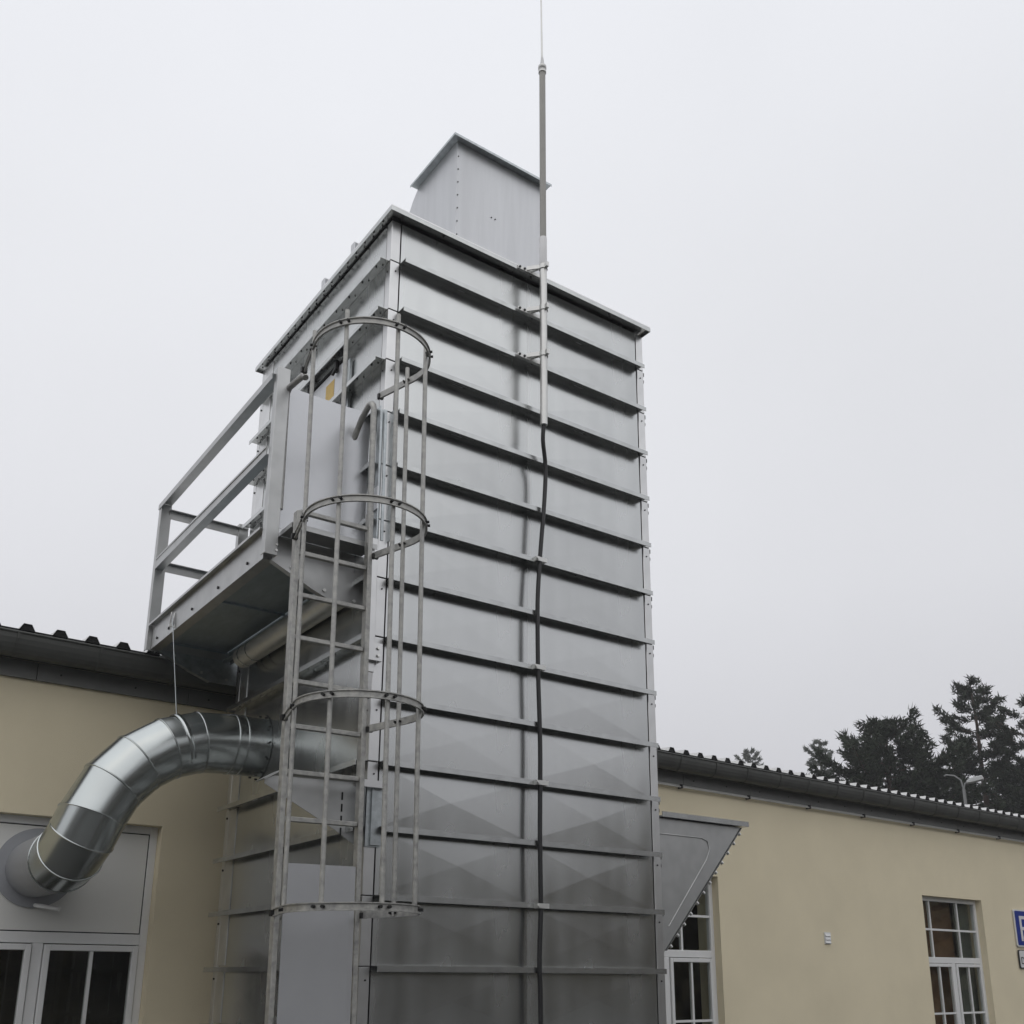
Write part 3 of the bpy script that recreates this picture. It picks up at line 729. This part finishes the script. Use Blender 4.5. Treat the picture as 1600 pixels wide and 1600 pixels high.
# windows
RC = .10                                           # reveal depth
def window(a, b, kind):
    wn = bpy.data.objects.new('window', None); COL.objects.link(wn); wn.parent = bld; wn.location = (a, RC, 0); W_ = b-a
    def P(mb, nm, mt, par=None, bev=0): return mb.build(nm, mt, par or wn, bev)
    F = .062; y0, y1 = 0, .07
    fr = MB(); fr.box((0,y0,WB_),(F,y1,WT)); fr.box((W_-F,y0,WB_),(W_,y1,WT)); fr.box((F,y0,WT-F),(W_-F,y1,WT)); fr.box((F,y0,WB_),(W_-F,y1,WB_+F))
    TZ0, TZ1 = 1.892, 1.975; fr.box((F,y0,TZ0),(W_-F,y1,TZ1)); mc = W_/2
    fr.box((mc-.04,y0,WB_+F),(mc+.04,y1,TZ0)); P(fr, 'frame', 'frame', None, .004)
    if kind == 'panel':
        P(MB().box((F,.010,TZ1),(W_-F,.030,WT-F)), 'gasket', 'gasket')
        P(MB().box((F+.010,.004,TZ1+.010),(W_-F-.010,.028,WT-F-.010)), 'infill_panel', 'infill')
        P(MB().tube([(W_-F-.84, .004, 2.175), (W_-F-.81, -.09, 2.165), (W_-F-.70, -.20, 2.14)], .016, 12), 'drain_stub', 'frame')
    else:
        xs_ = [F, .345, 1.115+.0, W_-F]; zs = [TZ1, 2.375, WT-F]; t = .014
        mu = MB()
        for xx in xs_[1:3]: mu.box((xx-t, .012, TZ1), (xx+t, .05, WT-F))
        mu.box((F, .0125, zs[1]-t), (W_-F, .0495, zs[1]+t)); P(mu, 'glazing_bars', 'frame')
        for i in range(3):
            for j in range(2):
                P(MB().box((xs_[i]+(t if i else 0), .027, zs[j]+(t if j else 0)), (xs_[i+1]-(t if i < 2 else 0), .033, zs[j+1]-(t if j < 1 else 0))), 'pane', 'glass')
    for side in (0, 1):
        ca, cb = (F+.006, mc-.046) if side == 0 else (mc+.046, W_-F-.006)
        za, zb = WB_+F+.006, TZ0-.008; q = .046
        cs = MB(); cs.box((ca,-.018,za),(ca+q,.04,zb)); cs.box((cb-q,-.018,za),(cb,.04,zb)); cs.box((ca+q,-.018,zb-q),(cb-q,.04,zb)); cs.box((ca+q,-.018,za),(cb-q,.04,za+q))
        cso = P(cs, 'casement', 'frame', None, .004)
        mid = (ca+cb)/2; t = .013; rows = [za+q, 1.18, zb-q] if kind != 'panel' else [za+q, 1.02, zb-q]
        mu = MB().box((mid-t,-.008,za+q),(mid+t,.03,zb-q)); mu.box((ca+q,-.0075,rows[1]-t),(cb-q,.0295,rows[1]+t)); P(mu, 'glazing_bars', 'frame', cso)
        for i, (pa, pb_) in enumerate(((ca+q, mid-t), (mid+t, cb-q))):
            for j in range(2):
                P(MB().box((pa, .008, rows[j]+(t if j else 0)), (pb_, .014, rows[j+1]-(t if j == 0 else 0))), 'pane', 'glass', cso)
    if kind == 'curtain':
        P(MB().box((.34, .16, WB_), (W_-.50, .17, WT)), 'curtain', 'curtain'); P(MB().box((W_-.46, .13, WB_), (W_-.02, .14, WT)), 'net_curtain', 'screen')
    # sill
    s = MB().box((-.03, -.15, WB_-.03), (W_+.03, .02, WB_-.003)); P(s, 'sill', 'fascia')
    return wn
for i, (a, b) in enumerate(OPEN): window(a, b, 'panel' if i == 0 else 'curtain' if i == 2 else 'lights')
# vent
vn = MB(); vn.box((8.478,-.012,2.10),(8.61,-.001,2.25)); vo = bb_(vn, 'wall_vent', 'frame')
for k in range(3): b = MB().prism([(8.488,-.0125,2.110+k*.045),(8.488,-.024,2.110+k*.045),(8.488,-.0125,2.146+k*.045)], (.112,0,0)); b.build('slat', 'frame', vo)
# ------------------------------------------------------------------ sign on the wall
sg = thing('parking_sign', 'blue parking sign with white P above a small white plate on the cream wall', 'sign', (13.49*.9993, 2.95+.0376*13.49-.03, 2.17))
sg.rotation_euler = (0, 0, math.atan(.0376))
def rr(x0_, z0_, x1_, z1_, r, y, t):
    pts = []
    for cx, cz, s0 in ((x1_-r, z1_-r, 0), (x0_+r, z1_-r, 90), (x0_+r, z0_+r, 180), (x1_-r, z0_+r, 270)):
        for k in range(5): a = R(s0+k*22.5); pts.append((cx+r*math.cos(a), y, cz+r*math.sin(a)))
    return MB().prism(pts, (0, t, 0))
rr(0, 0, .60, .585, .03, 0, .02).build('sign_plate', 'white', sg)
rr(.022, .022, .578, .563, .025, -.003, .002).build('blue_field', 'blue', sg)
def text(body, size, x, z, y, m, parent, name, sx=1):
    cu = bpy.data.curves.new(name, 'FONT'); cu.body = body; cu.size = size; cu.extrude = .001; cu.align_x = 'LEFT'
    o = bpy.data.objects.new(name, cu); COL.objects.link(o)
    dg = bpy.context.evaluated_depsgraph_get(); me = bpy.data.meshes.new_from_object(o.evaluated_get(dg)); bpy.data.objects.remove(o)
    me.materials.clear(); me.materials.append(MT[m])
    t = put(me, name, parent, (x, y, z), rot=(R(90), 0, 0)); t.scale = (sx, 1, 1); return t
text('P', .58, .095, .09, -.0055, 'white', sg, 'letter', 1.15)
sp = rr(0, -.335, .60, -.05, .03, 0, .016).build('lower_plate', 'black', sg)
rr(.012, -.323, .588, -.062, .025, -.003, .002).build('plate_face', 'white', sp)
text('Der', .16, .035, -.27, -.0055, 'black', sp, 'lettering')

# ------------------------------------------------------------------ trees
CAMP = Vector((-3.03, -5.79, 0))
def pine(az, dist, height, label, seed, crown0=.25, width=.28, nb=60, tuft=1.0, mat_='needle', lean=0, irregular=.4, name='pine_tree', top_round=.5, group='pines beyond the roof'):
    rnd = random.Random(seed)
    base = CAMP+Vector((math.sin(az), math.cos(az), 0))*dist
    t = thing(name, label, 'tree', base, group)
    tr = [Vector((lean*height*(k/8)**2+rnd.uniform(-.06,.06), rnd.uniform(-.06,.06), height*k/8)) for k in range(9)]
    def tp(f):
        f = max(0, min(.999, f))*8; i = int(f); return tr[i].lerp(tr[i+1], f-i)
    br = MB(); br.tube(tr, [height*.017*(1-.9*k/8)+.012 for k in range(9)], 8)
    fo = MB()
    def tuft_at(p, d, sc):
        for _ in range(12):
            v = Vector((rnd.gauss(0,1), rnd.gauss(0,1), rnd.gauss(0,1)+.35)).normalized()*.75+d*.6
            v = v.normalized()*sc*rnd.uniform(.7,1.25)
            s_ = v.orthogonal().normalized(); s_ = (s_*math.cos(rnd.random()*6.28)+v.cross(s_).normalized()*math.sin(rnd.random()*6.28))*sc*.15
            o = p+Vector((rnd.uniform(-1,1), rnd.uniform(-1,1), rnd.uniform(-1,1)))*sc*.45
            fo.add([o-s_, o+s_, o+v], [(0,1,2)])
    for i in range(nb):
        f = crown0+(1-crown0)*((i+rnd.random())/nb)**.92
        prof = (1-f)/(1-crown0)
        ln = height*width*(prof**top_round)*(1-.25*(1-prof))*rnd.uniform(1-irregular, 1+irregular*.55)+.25
        if f > .97: ln = .35
        a = i*2.399+rnd.uniform(-.5,.5)
        p0 = tp(f); dirn = Vector((math.cos(a), math.sin(a), 0)); rise = rnd.uniform(-.08,.30)+.55*(f-.5)
        pts = []
        for k in range(6):
            q = k/5; pts.append(p0+dirn*ln*q+Vector((0,0,ln*(rise*q+.22*q*q-.10*math.sin(q*3.1))))+Vector((rnd.uniform(-1,1),rnd.uniform(-1,1),rnd.uniform(-1,1)))*ln*.03)
        br.tube(pts, [max(.012,.045*ln/3*(1-q/6)) for q in range(6)], 5, False)
        nsub = max(5, int(ln*8.2))
        for k in range(nsub):
            q = .30+.70*(k+rnd.random())/nsub; j = min(4, int(q*5)); c = pts[j].lerp(pts[j+1], q*5-j)
            side = dirn.cross(Vector((0,0,1)))*rnd.choice((-1,1))
            sl = ln*.30*(1.15-q)*rnd.uniform(.5,1.3)+.2
            d = (dirn*.6+side*rnd.uniform(.4,1)+Vector((0,0,rnd.uniform(.0,.45)))).normalized()
            e = c+d*sl
            br.tube([c, e], [.012,.006], 3, False)
            m_ = max(2, int(sl/.13))
            for h in range(m_): tuft_at(c.lerp(e, (h+.5)/m_), d, .185*tuft)
        tuft_at(pts[-1], dirn, .22*tuft)
    for k in range(6): tuft_at(tr[-1]+Vector((0,0,-.12*k)), Vector((0,0,1)), .22)
    br.build('trunk', 'bark', t, fix=False); fo.build('crown', mat_, t, fix=False)
    return t
def azof(dx, dy): return math.atan2(dx, dy)
pine(azof(.868,.497), 46, 13.55, 'tallest pine with layered branches and a pointed top', 3, .28, .27, 84, 1.1, irregular=.5, top_round=.62)
pine(azof(.826,.563), 40, 10.75, 'broad dense pine with a leaning side limb left of the tallest pine', 11, .22, .40, 105, 1.2, irregular=.5, top_round=.40)
pine(azof(.889,.458), 44, 12.1, 'pine cut off by the right edge of the picture', 21, .2, .30, 66, 1.0, irregular=.4, top_round=.5)
pine(azof(.792,.611), 80, 19.0, 'small mist-coloured pine left of the broad pine', 31, .45, .14, 46, 1.25, 'needle_misty', irregular=.45, top_round=.55)
pine(azof(.749,.663), 85, 19.5, 'tiny mist-coloured pine top just showing above the roof', 41, .55, .10, 40, 1.3, 'needle_misty', irregular=.3, top_round=.3)
pine(azof(.852,.524), 50, 10.3, 'dark low pine between the broad pine and the tallest pine', 51, .12, .30, 70, 1.1, irregular=.35, top_round=.5)

pine(azof(.878,.478), 52, 10.9, 'low dark pine right of the tallest pine behind its lower branches', 61, .1, .34, 76, 1.15, irregular=.35, top_round=.45)
pine(azof(.838,.546), 54, 10.4, 'low dark pine behind the right half of the broad pine', 71, .1, .34, 76, 1.15, irregular=.35, top_round=.45)

# street lamp behind the roof
LB = CAMP+Vector((.8595, .511, 0))*30-Vector((0,0,.02))
lamp = thing('street_lamp', 'grey street lamp with twin arms in front of the pines', 'street lamp', LB); lamp.scale = (.80, .80, .80)
m = MB().tube([(0,0,0),(0,0,3),(0,0,8.25)], [.09,.075,.05], 10); m.build('pole', 'lamp', lamp)
sdv = Vector((.507,-.862,0))
m = MB().tube([Vector((0,0,8.2)), Vector((0,0,8.42))+sdv*.05, Vector((0,0,8.5))+sdv*.2], .03, 8); m.build('arm', 'lamp', lamp)
m = MB(); u_ = Vector((.862,.507,0))
hd = [sdv*.12+Vector((0,0,8.42)), sdv*.30+Vector((0,0,8.44)), sdv*.66+Vector((0,0,8.52)), sdv*.60+Vector((0,0,8.66)), sdv*.28+Vector((0,0,8.60)), sdv*.10+Vector((0,0,8.50))]
m.prism([p-u_*.14 for p in hd], u_*.28); m.build('lamp_head', 'lamphead', lamp, bevel=.02)
m = MB().tube([Vector((0,0,8.2)), Vector((0,0,8.55))-sdv*.06, Vector((0,0,8.72))-sdv*.25, Vector((0,0,8.76))-sdv*.5, Vector((0,0,8.72))-sdv*.56], .028, 8); m.build('arm', 'lamp', lamp)

# wood added behind the photographer for dark reflections in the metal and glass
wd = MB(); rnd = random.Random(5)
for k in range(110):
    a = R(-75-k*3.1+rnd.uniform(-1.5,1.5))      # sweeps through the -Y half
    dist = rnd.uniform(27, 42); c = Vector((math.cos(a)*dist, math.sin(a)*dist-3, 0)) if False else Vector((math.sin(R(75+k*1.66))*dist, math.cos(R(75+k*1.66))*dist-4, 0))
    h = rnd.uniform(4.5, 10.5); rw = rnd.uniform(1.8, 3.2)
    wd.tube([c, c+Vector((0,0,h*.8))], [.2,.06], 6, False)
    for j in range(430):
        zz = rnd.random()**1.5; v = Vector((rnd.gauss(0,1), rnd.gauss(0,1), 0)).normalized()*(rnd.random()**.5)*(1-.75*zz)
        p = c+Vector((v.x*rw, v.y*rw, h*(.06+.94*zz))); s1 = Vector((rnd.gauss(0,1), rnd.gauss(0,1), rnd.gauss(0,1))).normalized()*.45; s2 = s1.orthogonal().normalized()*.4
        wd.add([p-s1, p+s2, p+s1, p-s2], [(0,1,2,3)])
wo_ = wd.build('reflection_wood', 'leaf', fix=False); tag(wo_, 'row of added trees behind the camera giving dark reflections in the steel panels', 'trees', kind='stuff')

# ------------------------------------------------------------------ damp autumn air
hz = MB().box((-155, -155, -1), (175, 175, 22.0)).build('haze', 'dark'); hz['kind'] = 'stuff'; hz['label'] = 'thin grey mist filling the air'; hz['category'] = 'haze'
hzm = bpy.data.materials.new('mist'); hzm.use_nodes = True; hn = hzm.node_tree.nodes; hn.clear()
pv = hn.new('ShaderNodeVolumePrincipled'); pv.inputs['Color'].default_value = (.93, .93, .96, 1); pv.inputs['Density'].default_value = HAZE
ho_ = hn.new('ShaderNodeOutputMaterial'); hzm.node_tree.links.new(pv.outputs[0], ho_.inputs['Volume'])
hz.data.materials.clear(); hz.data.materials.append(hzm)
